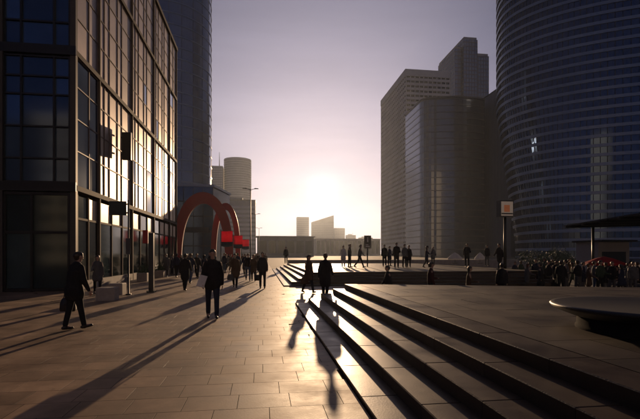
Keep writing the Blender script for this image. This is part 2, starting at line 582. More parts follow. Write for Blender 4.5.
# front panes
def pane_obj(x0, x1, z0, z1, side, m, name='pane'):
    cxm, czm, hw, hh = (x0 + x1) / 2, (z0 + z1) / 2, (x1 - x0) / 2, (z1 - z0) / 2
    key = (round(hw, 3), round(hh, 3), side, m)
    if key not in PM:
        if side == 'f':
            PM[key] = MB().box(-hw, hw, 0, .02, -hh, hh).mesh('pane', m)
        else:
            PM[key] = MB().box(-.02, 0, -hw, hw, -hh, hh).mesh('pane', m)
    o = link(name, PM[key], bld, loc=((cxm, .06, czm) if side == 'f' else (-.06, cxm, czm)))
    if side == 'f':
        o.rotation_euler = (random.gauss(0, .004), 0, random.gauss(0, .004))
    else:
        o.rotation_euler = (0, random.gauss(0, .002), random.gauss(0, .002))
    return o
PM = {}
fr_splits = [0, .26, .76, 1]
rows_f = {4.6: [.22, 1.25, 2.65, 4.05, 4.85, 5.72], 10.6: [.22, 1.25, 2.65, 4.05, 4.85, 5.72]}
frontbays = [(-2.89, -.22), (-6.04, -3.41), (-9.19, -6.56)]
for z0, rr in rows_f.items():
    for bi, (xa, xb) in enumerate(frontbays):
        fm = MB()
        for k in range(3):
            for j in range(len(rr) - 1):
                pane_obj(xa + (xb - xa) * fr_splits[k] + .04, xa + (xb - xa) * fr_splits[k + 1] - .04, z0 + rr[j] + .04, z0 + rr[j + 1] - .04, 'f', 'facade_glass')
        for t in fr_splits:
            xm = xa + (xb - xa) * t
            fm.box(xm - .04, xm + .04, -.03, .14, z0 + .2, z0 + 5.75)
        for r_ in rr:
            fm.box(xa, xb, -.02, .13, z0 + r_ - .035, z0 + r_ + .035)
        bpart(fm, 'window_frame', 'dark_metal')
# top front floor in one glazing band (mostly above the picture)
for (xa, xb) in frontbays:
    pane_obj(xa + .03, xb - .03, 16.85, 21.2, 'f', 'facade_glass')
# ground floor front
for (xa, xb) in frontbays:
    xm = xa + (xb - xa) * .42
    for (u, v) in ((xa, xm), (xm, xb)):
        pane_obj(u + .05, v - .05, .15, 2.55, 'f', 'shop_glass')
        pane_obj(u + .05, v - .05, 2.65, 4.25, 'f', 'shop_glass')
    fm = MB()
    for x in (xa + .03, xm, xb - .03):
        fm.box(x - .05, x + .05, -.03, .14, 0, 4.32)
    for z in (.08, 2.6, 4.3):
        fm.box(xa, xb, -.02, .13, z - .06, z + .06)
    bpart(fm, 'shop_frame', 'dark_metal')
# side panes
sb_edges = [.22] + [c for c in scols]
for li, z0 in enumerate(levels[:3]):
    zt = levels[li + 1]
    hgt = zt - z0
    rr = [.10, hgt * .28, hgt * .52, hgt * .76, hgt - .13]
    for k in range(len(sb_edges) - 1):
        a, b_ = sb_edges[k] + .06, sb_edges[k + 1] - .06
        ncol = 2 if (b_ - a) < 3.2 else 5
        sp = [a + (b_ - a) * t for t in ([0, .55, 1] if ncol == 2 else [0, .14, .28, .52, .66, 1])]
        fm = MB()
        for c in range(ncol):
            for j in range(4):
                glass = 'facade_glass' if (k == 0 and li == 0 and random.random() < .9) or random.random() < .05 else 'pane_side'
                pane_obj(sp[c] + .03, sp[c + 1] - .03, z0 + rr[j] + .03, z0 + rr[j + 1] - .03, 's', glass)
        for t in sp:
            fm.box(-.12, -.025, t - .028, t + .028, z0 + .15, zt - .2)
        for r_ in rr:
            fm.box(-.12, -.03, a, b_, z0 + r_ - .026, z0 + r_ + .026)
        bpart(fm, 'window_frame', 'mullion_side')
# ground floor side: shop windows
for k in range(len(sb_edges) - 1):
    a, b_ = sb_edges[k] + .10, sb_edges[k + 1] - .10
    ncol = 2 if (b_ - a) < 3.2 else 3
    fm = MB()
    for c in range(ncol):
        u, v = a + (b_ - a) * c / ncol, a + (b_ - a) * (c + 1) / ncol
        pane_obj(u + .04, v - .04, .42, 3.2, 's', 'shop_glass')
        pane_obj(u + .04, v - .04, 3.3, 4.28, 's', 'pane_side' if (k + c) % 3 else 'shop_glass')
        fm.box(-.12, .0, u - .04, u + .04, .4, 4.32)
    fm.box(-.12, -.01, a, b_, 3.2, 3.3)
    bpart(fm, 'shop_frame', 'bronze_metal')
    bpart(MB().box(-.14, .05, a, b_, 0, .41), 'stall_riser', 'stone_block')
fsn = MB().box(.12, .62, 6.05, 6.25, 7.15, 8.75)
sn = bpart(fsn, 'hanging_sign', 'black_board')
MBb = MB().box(.05, .12, 6.12, 6.18, 8.4, 8.5).box(.05, .12, 6.12, 6.18, 7.4, 7.5)
bpart(MBb, 'bracket', 'dark_metal', parent=sn)

# ------------------------------------------------------------------ towers
def band_tower(name, label, cx, cyy, plan, H, pitch, band_h, proud, gm, bm_, mull=64, z0=0.0, cat='tower', dz=0.0, mullm=None, group=None):
    """plan(t, z) -> (x, y) offset; every storey a spandrel band of its own over one glazed skin"""
    root = thing(name, label, cat, (cx, cyy, 0))
    N = 96
    zs = [z0]
    while zs[-1] + pitch < H: zs.append(zs[-1] + pitch)
    zs.append(H)
    mb = MB()
    for zi, z in enumerate(zs):
        for k in range(N):
            x, y = plan(k / N, z)
            mb.v.append((x, y, z))
    for i in range(len(zs) - 1):
        for k in range(N):
            k2 = (k + 1) % N
            mb.f.append((i * N + k, i * N + k2, (i + 1) * N + k2, (i + 1) * N + k))
    mb.f.append(tuple((len(zs) - 1) * N + k for k in range(N)))
    mb.build('glazing', gm, root)
    mm = MB()
    for i in range(len(zs) - 1):
        z = zs[i]
        b = MB()
        for zz, s in ((z - band_h / 2, 0), (z - band_h / 2, 1), (z + band_h / 2, 1), (z + band_h / 2, 0)):
            zz = max(zz, 0.02)
            for k in range(N):
                x, y = plan(k / N, zz)
                L = math.hypot(x, y)
                e = proud * s - .05 * (1 - s)
                b.v.append((x * (1 + e / L), y * (1 + e / L), zz))
        for q in range(3):
            for k in range(N):
                k2 = (k + 1) % N
                b.f.append((q * N + k, q * N + k2, (q + 1) * N + k2, (q + 1) * N + k))
        b.build('spandrel_band', bm_, root)
        for k in range(mull):
            x, y = plan(k / mull, z)
            x2, y2 = plan(k / mull, zs[i + 1])
            L, L2 = math.hypot(x, y), math.hypot(x2, y2)
            u = Vector((-y, x, 0)).normalized() * .09
            n = len(mm.v)
            e, e2 = 1 + (proud * .6) / L, 1 + (proud * .6) / L2
            za, zb = z + band_h / 2, zs[i + 1] - band_h / 2
            if zb <= za: continue
            mm.v += [(x * e - u.x, y * e - u.y, za), (x * e + u.x, y * e + u.y, za), (x2 * e2 + u.x, y2 * e2 + u.y, zb), (x2 * e2 - u.x, y2 * e2 - u.y, zb),
                     (x - u.x, y - u.y, za), (x + u.x, y + u.y, za), (x2 + u.x, y2 + u.y, zb), (x2 - u.x, y2 - u.y, zb)]
            mm.f += [(n, n + 1, n + 2, n + 3), (n, n + 4, n + 5, n + 1), (n + 3, n + 2, n + 6, n + 7), (n, n + 3, n + 7, n + 4), (n + 1, n + 5, n + 6, n + 2)]
    mm.build('mullions', mullm or 'tower_band_dark', root, kind='stuff')
    return root

# E: big curved tower on the right, its pointed left nose cut back lower down
ex, ey = P(648, 178)
def nose_r(t, z):
    a = 2 * math.pi * t
    c_, s_ = math.cos(a), math.sin(a)
    u = 58 * math.copysign(abs(c_) ** .80, c_)       # across the view
    v = 30 * math.copysign(abs(s_) ** .80, s_)       # along the view
    cut = min(max((66 - z) / 60, 0), 1)
    if u < -40:                                      # the left nose is cut back towards the ground
        u += (-u - 40) / 18 * (8.5 * cut)
    q = -YAW - R(14)
    return u * math.cos(q) - v * math.sin(q), u * math.sin(q) + v * math.cos(q)
etower = band_tower('curved_tower', 'huge dark blue curved glass tower with pale horizontal bands and a cut back edge', ex, ey, nose_r, 150, 3.45, 1.15, .35, 'tower_glass', 'tower_band', mull=150)
# F: round tower behind the near building
fx, fy = P(166, 152)
ftower = band_tower('round_tower', 'dark round glass tower with thin horizontal bands behind the bronze framed building', fx, fy,
                    lambda t, z: (15.6 * math.cos(2 * math.pi * t), 15.6 * math.sin(2 * math.pi * t)), 125, 3.6, .45, .12, 'tower_glass_grey', 'tower_band', mull=24)

def block(root, name, x0, x1, y0, y1, z0, z1, m):
    return MB().box(x0, x1, y0, y1, z0, z1).build(name, m, root)
def grid_bands(root, x0, x1, y0, y1, z0, z1, pitch, bh, vp, vw, m, proud=.3, faces='FL', name='facade_grid'):
    """storey bands and upright fins on the front (F) and left (L) face, joined: too small to pick apart"""
    mb = MB()
    z = z0
    while z < z1 - bh:
        zz = z + .01
        if 'F' in faces: mb.box(x0 - proud, x1 + proud, y0 - proud, y0, zz, zz + bh)
        if 'L' in faces: mb.box(x0 - proud, x0, y0 + .01, y1, zz, zz + bh)
        z += pitch
    if vp:
        if 'F' in faces:
            n = max(1, round((x1 - x0) / vp))
            for i in range(n + 1):
                x = x0 + (x1 - x0) * i / n
                mb.box(x - vw / 2, x + vw / 2, y0 - proud * 1.15, y0 - .01, z0, z1 - .02)
        if 'L' in faces:
            n = max(1, round((y1 - y0) / vp))
            for i in range(1, n + 1):
                y = y0 + (y1 - y0) * i / n
                mb.box(x0 - proud * 1.15, x0 - .01, y - vw / 2, y + vw / 2, z0, z1 - .02)
    return mb.build(name, m, root, kind='stuff')

# pale tower across the plaza, behind the photographer: the curved tower mirrors its sunlit side
tO = thing('opposite_tower', 'pale sunlit stone tower standing across the plaza from the curved blue tower', 'tower', (4, -90, 0))
MB().box(0, 36, -15, 0, 0, 104).build('shaft', 'white_stone', tO)
ob = MB()
for k in range(29):
    ob.box(1.0, 35.0, .002, .05, 3 + k * 3.4, 4.0 + k * 3.4)
ob.build('window_bands', 'dark_glass', tO, kind='stuff')
tP = thing('opposite_block', 'brown stone block with rows of windows facing the bronze framed building across the plaza', 'building', (-88, -62, 0))
MB().box(0, 54, -18, 0, 0, 31).build('wall', 'stone_block', tP)
pb_ = MB()
for k in range(8):
    for j in range(15):
        pb_.box(1.2 + j * 3.5, 3.4 + j * 3.5, .002, .06, 2.4 + k * 3.5, 4.2 + k * 3.5)
pb_.build('windows', 'dark_glass', tP, kind='stuff')
MB().box(-.5, 54.5, -18.5, .5, 31, 31.8).build('cornice', 'pale_concrete', tP)
# A: pale slab tower
ax, ay = P(406, 300)
hA = ZH(71, 300)
tA = thing('slab_tower', 'tall pale concrete slab tower with close rows of windows behind the glass block', 'tower', (ax, ay, 0))
block(tA, 'glazing', 0, 32, 0, 62, 0, hA, 'dark_glass')
grid_bands(tA, 0, 32, 0, 62, 4, hA, 3.3, 1.75, 3.2, .55, 'pale_concrete', proud=.45)
block(tA, 'parapet', -.7, 32.7, -.7, 62.5, hA - 3.5, hA + 1.2, 'pale_concrete')
block(tA, 'plant_room', 8, 26, 14, 46, hA + 1.2, hA + 4, 'concrete')
# C: stepped tower behind
c0 = P(462, 385)
tC = thing('stepped_tower', 'tallest blue grey tower with a stepped roof behind the pale slab tower', 'tower', (c0[0], c0[1], 0))
for (xa, xb, ya, yb, py) in ((-5, 1.5, 4, 40, 47), (1.5, 14.5, 0, 40, 39), (14.5, 27, 3, 40, 53)):
    hC = ZH(py, 385)
    block(tC, 'shaft', xa, xb, ya, yb, 0, hC, 'tower_glass_grey')
    block(tC, 'crown', xa + .4, xb - .4, ya + .4, yb - .4, hC, hC + 2.2, 'concrete')
    grid_bands(tC, xa, xb, ya, yb, 4, hC, 3.6, .8, 2.6, .4, 'tower_band_dark', proud=.2)
# B: lower glass block with a rounded corner
bx_, by_ = P(424, 230)
hB = ZH(98, 230)
def planB(inset=0.0):
    pts = [(0 - inset, 30)]
    r = 7.0
    for i in range(9):
        t = math.pi + (math.pi / 2) * i / 8
        pts.append((r + (r + inset) * math.cos(t), r + (r + inset) * math.sin(t)))
    for i in range(1, 13):                          # slightly bowed front
        u = i / 12
        pts.append((r + (34 - r) * u, -inset - 3.0 * math.sin(math.pi * u * .9)))
    pts += [(34, 30)]
    return pts
tB = thing('rounded_glass_block', 'dark glass office block with a rounded pale corner below the slab tower', 'building', (bx_, by_, 0))
MB().prism(planB(), 0, hB).build('glazing', 'block_glass', tB)
pl = planB(.06)
sk = MB()
for i in range(4):
    (xa, ya), (xb, yb) = pl[i], pl[i + 1]
    sk.add([(xa, ya, 1), (xb, yb, 1), (xb, yb, hB - .4), (xa, ya, hB - .4)], [(0, 1, 2, 3)])
sk.build('corner_glazing', 'pale_glass', tB)
bb = MB()
z = 4.0
while z < hB:
    a, b_ = planB(.12), planB(.02)
    n = len(bb.v)
    m_ = len(a)
    for zz, q in ((z, b_), (z, a), (z + .45, a), (z + .45, b_)):
        bb.v += [(p[0], p[1], zz) for p in q]
    for q in range(3):
        for i in range(m_ - 1):
            bb.f.append((n + q * m_ + i, n + q * m_ + i + 1, n + (q + 1) * m_ + i + 1, n + (q + 1) * m_ + i))
    z += 3.5
bb.build('floor_bands', 'tower_band_dark', tB, kind='stuff')
MB().prism(planB(.3), hB, hB + 1.0).build('parapet', 'tower_band_dark', tB)
# D: plain dark block beside the curved tower
dx, dy = P(511, 216)
hD = ZH(80, 216)
tD = thing('dark_block', 'plain dark grey windowless block squeezed beside the curved blue tower', 'building', (dx, dy, 0))
block(tD, 'wall', 0, 20, 0, 26, 0, hD, 'dark_cladding')
pn = MB()
for k in range(8):
    pn.box(-.06, 0, k * 3 + .05, k * 3 + 2.95, 2, hD - 1)
pn.build('cladding', 'dark_cladding', tD, kind='stuff')
block(tD, 'coping', -.3, 20.3, -.3, 26.3, hD, hD + .5, 'dark_metal')

# H: grey tower with a round drum, far left centre
hx, hy = P(223, 640)
hH = ZH(157, 640)
tH = thing('drum_tower', 'pale hazy tower with a rounded front and thin mast beyond the red arches', 'tower', (hx, hy, 0))
block(tH, 'shaft', -17, -.5, 0, 30, 0, ZH(166, 640), 'pale_concrete')
drum = MB()
pts = [(20.5 + 20.5 * math.cos(2 * math.pi * i / 40), 18 + 20.5 * math.sin(2 * math.pi * i / 40)) for i in range(40)]
drum.prism(pts, 0, hH)
drum.build('drum', 'concrete', tH)
dr = MB()
z = 4
while z < hH - 2:
    dr.lathe([(20.5, z), (20.9, z), (20.9, z + 1.2), (20.5, z + 1.2)], 40, (20.5, 18, 0))
    z += 3.5
dr.build('floor_bands', 'pale_concrete', tH, kind='stuff')
grid_bands(tH, -17, -.5, 0, 30, 3, ZH(166, 640), 3.5, 1.2, 3.1, .4, 'concrete', proud=.2)
MB().tube([(-6, 8, ZH(166, 640)), (-6, 8, ZH(151, 640))], [.7, .25], 8).build('mast', 'dark_metal', tH)
# I: box in front of it
ix, iy = P(217, 330)
tI = thing('grey_box_building', 'plain grey flat roofed block rising above the red banners', 'building', (ix, iy, 0))
hI = ZH(200, 330)
block(tI, 'wall', 0, 29, 0, 24, 0, hI, 'concrete')
grid_bands(tI, 0, 29, 0, 24, 3, hI - 2, 3.4, 1.9, 0, 0, 'pale_concrete', proud=.15, faces='F', name='window_bands')
block(tI, 'coping', -.3, 29.3, -.3, 24.3, hI, hI + .6, 'dark_metal')
block(tI, 'plant_room', 8, 19, 6, 18, hI + .6, hI + 3.0, 'concrete')
# G: low glass hall beyond the arches
gx, gy = P(168, 92)
tG = thing('glass_hall', 'low blue glass hall with a slanted side behind the red arches', 'building', (gx, gy, 0))
hG = ZH(186, 92)
MB().prism([(-3, 0), (9.4, 0), (12.0, 13), (-3, 13)], 0, hG).build('wall', 'tower_glass', tG)
gm = MB()
for k in range(7):
    x = -3 + 12.4 * k / 6
    gm.box(x - .08, x + .08, -.12, -.005, 0, hG - .3)
for z in (3.4, 6.6, 9.8, 13.0):
    gm.box(-3, 9.4, -.10, -.006, z - .12, z + .12)
gm.build('mullions', 'dark_metal', tG, kind='stuff')
MB().prism([(-3.2, -.3), (9.7, -.3), (12.3, 13.2), (-3.2, 13.2)], hG, hG + .5).build('roof', 'tower_band', tG)
MB().add([(9.45, .1, .3), (12.02, 12.9, .3), (12.02, 12.9, hG - .2), (9.45, .1, hG - .2)], [(0, 1, 2, 3)]).build('side_glazing', 'pale_glass', tG)
MB().box(-2.6, 8.6, -.5, -.13, 6.3, 7.4).build('awning_band', 'dark_metal', tG)

# far low building and hazy skyline
lx, ly = P(257, 270)
tL = thing('low_hall', 'long low brown building with flat roof closing the end of the plaza', 'building', (lx, ly, 0))
hL = ZH(237, 270)
block(tL, 'wall', 0, 36, 0, 14, 0, hL, 'stone_block')
block(tL, 'roof', -.8, 36.8, -.8, 14.8, hL, hL + .7, 'dark_cladding')
for k in range(6):
    block(tL, 'window', 1.5 + k * 5.8, 6 + k * 5.8, -.08, -.002, 2.2, hL - 2.4, 'dark_glass')
lx2, ly2 = P(316, 480)
tL2 = thing('long_terrace_building', 'long pale terrace of offices in the haze under the sun', 'building', (lx2, ly2, 0))
hh = ZH(239, 480)
block(tL2, 'wall', 0, 74, 0, 18, 0, hh, 'concrete')
block(tL2, 'roof', -.4, 74.4, -.4, 18.4, hh, hh + .6, 'pale_concrete')
for k in range(14):
    block(tL2, 'window', 1 + k * 5.2, 4.8 + k * 5.2, -.06, -.002, 2, hh - 2, 'dark_glass')
for (px0, px1, py, d, nm, lb, slope) in ((297, 309, 217, 1700, 'hazy_tower', 'narrow flat topped tower fading in the haze left of the glare', 0),
                                         (312, 334, 222, 1800, 'hazy_tower', 'wide tower with sloping roof fading in the haze under the sun', 7),
                                         (334.5, 345, 228, 1900, 'hazy_tower', 'lower block fading in the haze beside the sloping tower', 0),
                                         (345.5, 381, 240, 1500, 'hazy_block', 'long low block fading in the haze beside the pale slab tower', 0)):
    x0, y0 = P(px0, d)
    wd = (px1 - px0) / F * d
    t = thing(nm, lb, 'tower' if 'tower' in nm else 'building', (x0, y0, 0))
    h0, h1 = ZH(py, d), ZH(py - slope, d)
    body = MB().prism([(0, 0), (wd, 0), (wd, 30), (0, 30)], 0, h0)
    body.v[5] = (wd, 0, h1); body.v[6] = (wd, 30, h1)
    body.build('shaft', 'tower_band_dark', t)
    grid_bands(t, 0, wd, 0, 30, 4, h0 - 1, 3.6, 1.8, 4.0, .6, 'concrete', proud=.3, faces='F')

for k, (px0, px1, py, d) in enumerate(((259, 268, 243, 1300), (270, 281, 240, 1500), (283, 296, 244, 1250), (347, 356, 235, 1750), (360, 373, 237.5, 1650))):
    x0, y0 = P(px0, d)
    wd = (px1 - px0) / F * d
    t = thing('hazy_block', 'low flat topped block in the haze on the far skyline', 'building', (x0, y0, 0), 0, 'hazy blocks on the skyline')
    h0 = ZH(py, d)
    block(t, 'wall', 0, wd, 0, 30, 0, h0, 'tower_band_dark')
    block(t, 'plant_room', wd * .2, wd * .6, 5, 20, h0, h0 + 4, 'concrete')
    MB().tube([(wd * .7, 8, h0), (wd * .7, 8, h0 + 12)], [.6, .2], 6).build('mast', 'dark_metal', t)
    grid_bands(t, 0, wd, 0, 30, 4, h0 - 1, 3.6, 1.6, 4.0, .5, 'concrete', proud=.3, faces='F')

# ------------------------------------------------------------------ red arch sculpture (plain arches)
sx0, sy0 = P(205, 58)
arch = thing('arch_sculpture', 'large dark red painted steel sculpture of two plain arches', 'sculpture', (sx0, sy0, 0))
def arch_mesh(x0, x1, top, y0, y1, wd, th, n=28, lean=0.0):
    mb = MB()
    for i in range(n + 1):
        t = math.pi * i / n
        u = (1 - math.cos(t)) / 2
        x = x0 + (x1 - x0) * u
        z = top * (math.sin(t) ** .72)
        y = y0 + (y1 - y0) * u
        nx, nz = -math.cos(t), math.sin(t)
        wv = wd * (.75 + .35 * math.sin(t))
        for a, b_ in ((-1, -1), (1, -1), (1, 1), (-1, 1)):
            mb.v.append((x + nx * wv * a * .5, y + th * b_ * .5, max(z + nz * wv * a * .5, 0)))
    for i in range(n):
        for k in range(4):
            k2 = (k + 1) % 4
            mb.f.append((i * 4 + k, i * 4 + k2, (i + 1) * 4 + k2, (i + 1) * 4 + k))
    mb.f += [(3, 2, 1, 0), tuple(n * 4 + k for k in range(4))]
    return mb
arch_mesh(-3.6, 3.1, 9.3, 0, 1.5, 1.4, .55).build('arch', 'red_paint', arch)
arch_mesh(0.9, 4.1, 8.5, 2.0, 5.5, .9, .5).build('arch', 'red_paint', arch)
MB().box(-4.3, -2.9, -.6, .6, 0, .06).box(2.4, 3.8, .9, 2.1, 0, .06).build('base_plate', 'dark_metal', arch)

# red banners on posts along the plaza
for k, (px, pyc, d, wpx, hpx) in enumerate(((227, 239, 44, 11, 16), (238, 242, 60, 9, 13), (245.5, 244.5, 78, 7, 10))):
    x, y = P(px, d)
    zc = ZH(pyc, d)
    wd, hg = wpx / F * d, hpx / F * d
    b = thing('street_banner', ['widest red banner with dark hem, first of the row on posts', 'middle red banner of the row on posts', 'smallest red banner at the end of the row on posts'][k], 'banner', (x, y, 0), 0, 'red banners along the plaza')
    MB().tube([(-wd / 2 - .06, 0, 0), (-wd / 2 - .06, 0, zc + hg / 2 + .15)], .045, 8).build('post', 'dark_metal', b)
    MB().tube([(-wd / 2 - .06, 0, zc + hg / 2), (wd / 2, 0, zc + hg / 2)], .025, 6).build('crossbar', 'dark_metal', b)
    mb, nn = MB(), 8
    for i in range(nn + 1):
        u = i / nn
        yy = .10 * math.sin(u * 5.5)
        for zz, e in ((zc + hg * .5, .4), (zc - hg * .18, 1)):
            for s in (-1, 1):
                mb.v.append((-wd / 2 + wd * u, yy * e + s * .012, zz))
    for i in range(nn):
        a = i * 4
        mb.f += [(a, a + 4, a + 6, a + 2), (a + 1, a + 3, a + 7, a + 5), (a, a + 1, a + 5, a + 4), (a + 2, a + 6, a + 7, a + 3)]
    cl = mb.build('cloth', 'red_fabric', b, True)
    mb2 = MB()
    for i in range(nn + 1):
        u = i / nn
        yy = .10 * math.sin(u * 5.5)
        drop = .32 - .06 * (2 * u - 1) ** 2
        for zz, e in ((zc - hg * .185, 1), (zc - hg * (.18 + drop), .9)):
            for s in (-1, 1):
                mb2.v.append((-wd / 2 + wd * u, yy * e + s * .012, zz))
    mb2.f = list(mb.f)
    mb2.build('hem', 'cloth_navy', cl, True)

# street lamps with double arms
def lamp(px, py, d, label):
    x, y = P(px, d)
    h = ZH(py, d)
    t = thing('street_lamp', label, 'street lamp', (x, y, 0), 0, 'double armed street lamps')
    MB().tube([(0, 0, 0), (0, 0, .9), (0, 0, .95), (0, 0, h)], [.13, .13, .085, .055], 10).build('pole', 'dark_metal', t, True)
    for s in (-1, 1):
        MB().tube([(0, 0, h - .15), (s * .35, 0, h), (s * .75, 0, h + .04)], .035, 6).build('arm', 'dark_metal', t)
        hd = MB()
        hd.add([(s * .45, -.16, h), (s * 1.0, -.16, h + .02), (s * 1.0, .16, h + .02), (s * .45, .16, h),
                (s * .5, -.10, h + .12), (s * .95, -.08, h + .10), (s * .95, .08, h + .10), (s * .5, .10, h + .12)],
               [(0, 3, 2, 1), (4, 5, 6, 7), (0, 1, 5, 4), (1, 2, 6, 5), (2, 3, 7, 6), (3, 0, 4, 7)])
        hd.build('lamp_head', 'dark_metal', t)
lamp(250.5, 189, 54, 'tall street lamp with two arms beside the plaza steps')
lamp(255.5, 214, 88, 'double armed street lamp further along the plaza, second of the row')
lamp(259, 228, 130, 'last double armed street lamp before the long low building')

# advertising box on a pole
x, y = P(505, 40)
t = thing('pole_sign', 'square light box sign on a dark pole before the dark block', 'sign', (x, y, HZZ))
zt = ZH(209, 40) - HZZ
MB().tube([(0, 0, 0), (0, 0, zt - .7)], [.16, .13], 12).build('pole', 'dark_metal', t, True)
MB().box(-.66, .66, -.34, .34, zt - .76, zt + .76).build('housing', 'dark_metal', t)
MB().box(-.58, .58, -.352, -.341, zt - .66, zt + .66).build('panel', 'sign_lit', t)
MB().box(-.30, .26, -.36, -.353, zt - .30, zt + .34).build('emblem', 'sign_orange', t)
MB().box(-.56, .56, -.361, -.3535, zt - .52, zt - .40).build('stripe', 'black_board', t)

# information board on the far terrace
x, y = P(367.5, 33.5)
t = thing('information_board', 'dark upright information board on a thin pole with white symbols', 'sign', (x, y, TZ))
z0, z1 = ZH(248.5, 33.5) - TZ, ZH(235.5, 33.5) - TZ
MB().tube([(0, .03, 0), (0, .03, z1)], .05, 8).build('pole', 'dark_metal', t)
MB().box(-.28, .28, -.06, -.02, z0, z1).build('board', 'black_board', t)
sy = MB()
sy.lathe([(.001, -.004), (.055, -.004), (.055, .004), (.001, .004)], 10)
sy.v = [(v[0], -.064 + v[2], v[1] + z1 - .2) for v in sy.v]
sy.box(-.05, .05, -.067, -.061, z1 - .52, z1 - .29)
sy.box(-.16, .16, -.067, -.061, z0 + .12, z0 + .2)
sy.box(-.16, .06, -.067, -.061, z0 + .26, z0 + .32)
sy.build('symbol', 'sign_white', t)

# things before the near building
x, y = P(128.5, 17.4)
t = thing('blade_sign_post', 'slim dark post carrying a square dark green board before the shop windows', 'sign', (x, y, 0))
zt = ZH(200, 17.4)
MB().tube([(0, 0, 0), (0, 0, .04), (0, 0, .05), (0, 0, zt)], [.11, .11, .035, .03], 10).build('post', 'dark_metal', t, True)
MB().box(-.72, -.06, -.06, .06, zt - .62, zt - .06).build('board', 'green_board', t)
MB().box(-.08, .0, -.03, .03, zt - .2, zt - .14).box(-.08, .0, -.03, .03, zt - .55, zt - .49).build('bracket', 'dark_metal', t)
MB().box(-.09, .09, -.058, -.048, zt - 2.2, zt - 1.55).build('notice_plate', 'cloth_grey', t)
x, y = P(151.5, 18.6)
t = thing('totem', 'dark upright totem with red cap sign before the shop windows', 'sign', (x, y, 0))
zt = ZH(233, 18.6)
MB().box(-.10, .10, -.10, .10, 0, zt).build('panel', 'black_board', t)
MB().box(-.16, .16, -.19, .19, 0, .05).build('base_plate', 'dark_metal', t)
MB().box(-.36, -.14, -.04, .04, zt - .45, zt + .12).build('red_flag', 'red_paint', t)
for k, (px, d, wx, hz) in enumerate(((107.5, 15.4, .62, .46), (118, 17.6, .5, .46))):
    x, y = P(px, d)
    t = tag(MB().bbox(-wx / 2, wx / 2, -.26, .26, 0, hz, .025).build('stone_block_seat', 'stone_block'),
            ['wider pale stone block on the paving before the shops', 'narrower pale stone block behind the slim sign post'][k], 'stone block')
    t.location = (x, y, 0)
for k, px in enumerate((158, 168, 174.5)):
    x, y = bx + 1.0, 28.0 + k * 4.4
    t = thing('planter_box', 'low stone planter with a clipped bush along the shop windows', 'planter', (x, y, 0), 0, 'planters along the shops')
    MB().bbox(-.3, .3, -.8, .8, 0, .5, .02).build('trough', 'stone_block', t)
    lf = MB()
    for q in range(420):
        p = Vector((random.uniform(-.28, .28), random.uniform(-.78, .78), .5 + abs(random.gauss(0, .22))))
        a = Vector((random.gauss(0, 1), random.gauss(0, 1), random.gauss(0, 1))).normalized() * .06
        b_ = a.orthogonal().normalized() * .035
        n = len(lf.v)
        lf.v += [tuple(p - a), tuple(p + b_), tuple(p + a), tuple(p - b_)]
        lf.f.append((n, n + 1, n + 2, n + 3))
    lf.build('bush', 'leaf', t, kind='stuff')

# round bowl seat on the near terrace
bxx, byy = P(655, 5.6)
bowl = thing('bowl_bench', 'broad round dark polished stone bowl bench on a pedestal on the terrace', 'bench', (bxx, byy, TZ))
MB().lathe([(.001, .30), (.95, .305), (1.14, .335), (1.19, .335), (1.215, .315), (1.20, .285), (1.12, .245), (1.02, .205), (.96, .18), (.001, .18)], 72).build('bowl', 'granite_dark', bowl, True)
MB().lathe([(.90, .0), (.90, .03), (.88, .035), (.88, .182)], 64).build('pedestal', 'stone_dark', bowl, True)
# canopy over the sunken court
can = thing('canopy', 'flat dark ribbed canopy on slim columns over the crowd', 'canopy', (21.3, 27.0, HZZ))
def cz(y, x=0): return 4.35 - .05 * y - HZZ - .7 + .03 * x
def slope_box(mb, x0, x1, y0, y1, t0, t1):
    v = []
    for t_ in (t0, t1):
        for (x, y) in ((x0, y0), (x1, y0), (x1, y1), (x0, y1)):
            v.append((x, y, cz(y, x) + t_))
    return mb.add(v, [(0, 3, 2, 1), (4, 5, 6, 7), (0, 1, 5, 4), (1, 2, 6, 5), (2, 3, 7, 6), (3, 0, 4, 7)])
slope_box(MB(), 0, 11, -12, 1, 0, .09).build('roof', 'dark_metal', can)
for k in range(9):
    yk = -11.6 + k * 1.5
    slope_box(MB(), -.35, 11, yk - .05, yk + .05, -.16, -.003).build('rafter', 'dark_metal', can)
for (x, y) in ((1.6, .2), (1.6, -5.5), (1.6, -11.2), (9.5, .2), (9.5, -5.5), (9.5, -11.2)):
    MB().tube([(x, y, 0), (x, y, cz(y, x) - .16)], .09, 10).build('column', 'dark_metal', can, True)
# kiosk under the canopy
x, y = P(607, 31)
t = thing('kiosk', 'pale grey kiosk with open hatch behind the red parasol', 'kiosk', (x, y, HZZ))
MB().box(-.7, 1.8, 0, 2.2, 0, 3.0).build('wall', 'concrete', t)
MB().box(-.9, 2.0, -.5, 2.4, 3.0, 3.14).build('roof', 'dark_metal', t)
MB().box(-.4, 1.5, -.03, -.004, 1.1, 2.3).build('hatch', 'black_board', t)
MB().box(-.45, 1.55, -.30, -.031, 1.0, 1.07).build('counter', 'dark_metal', t)

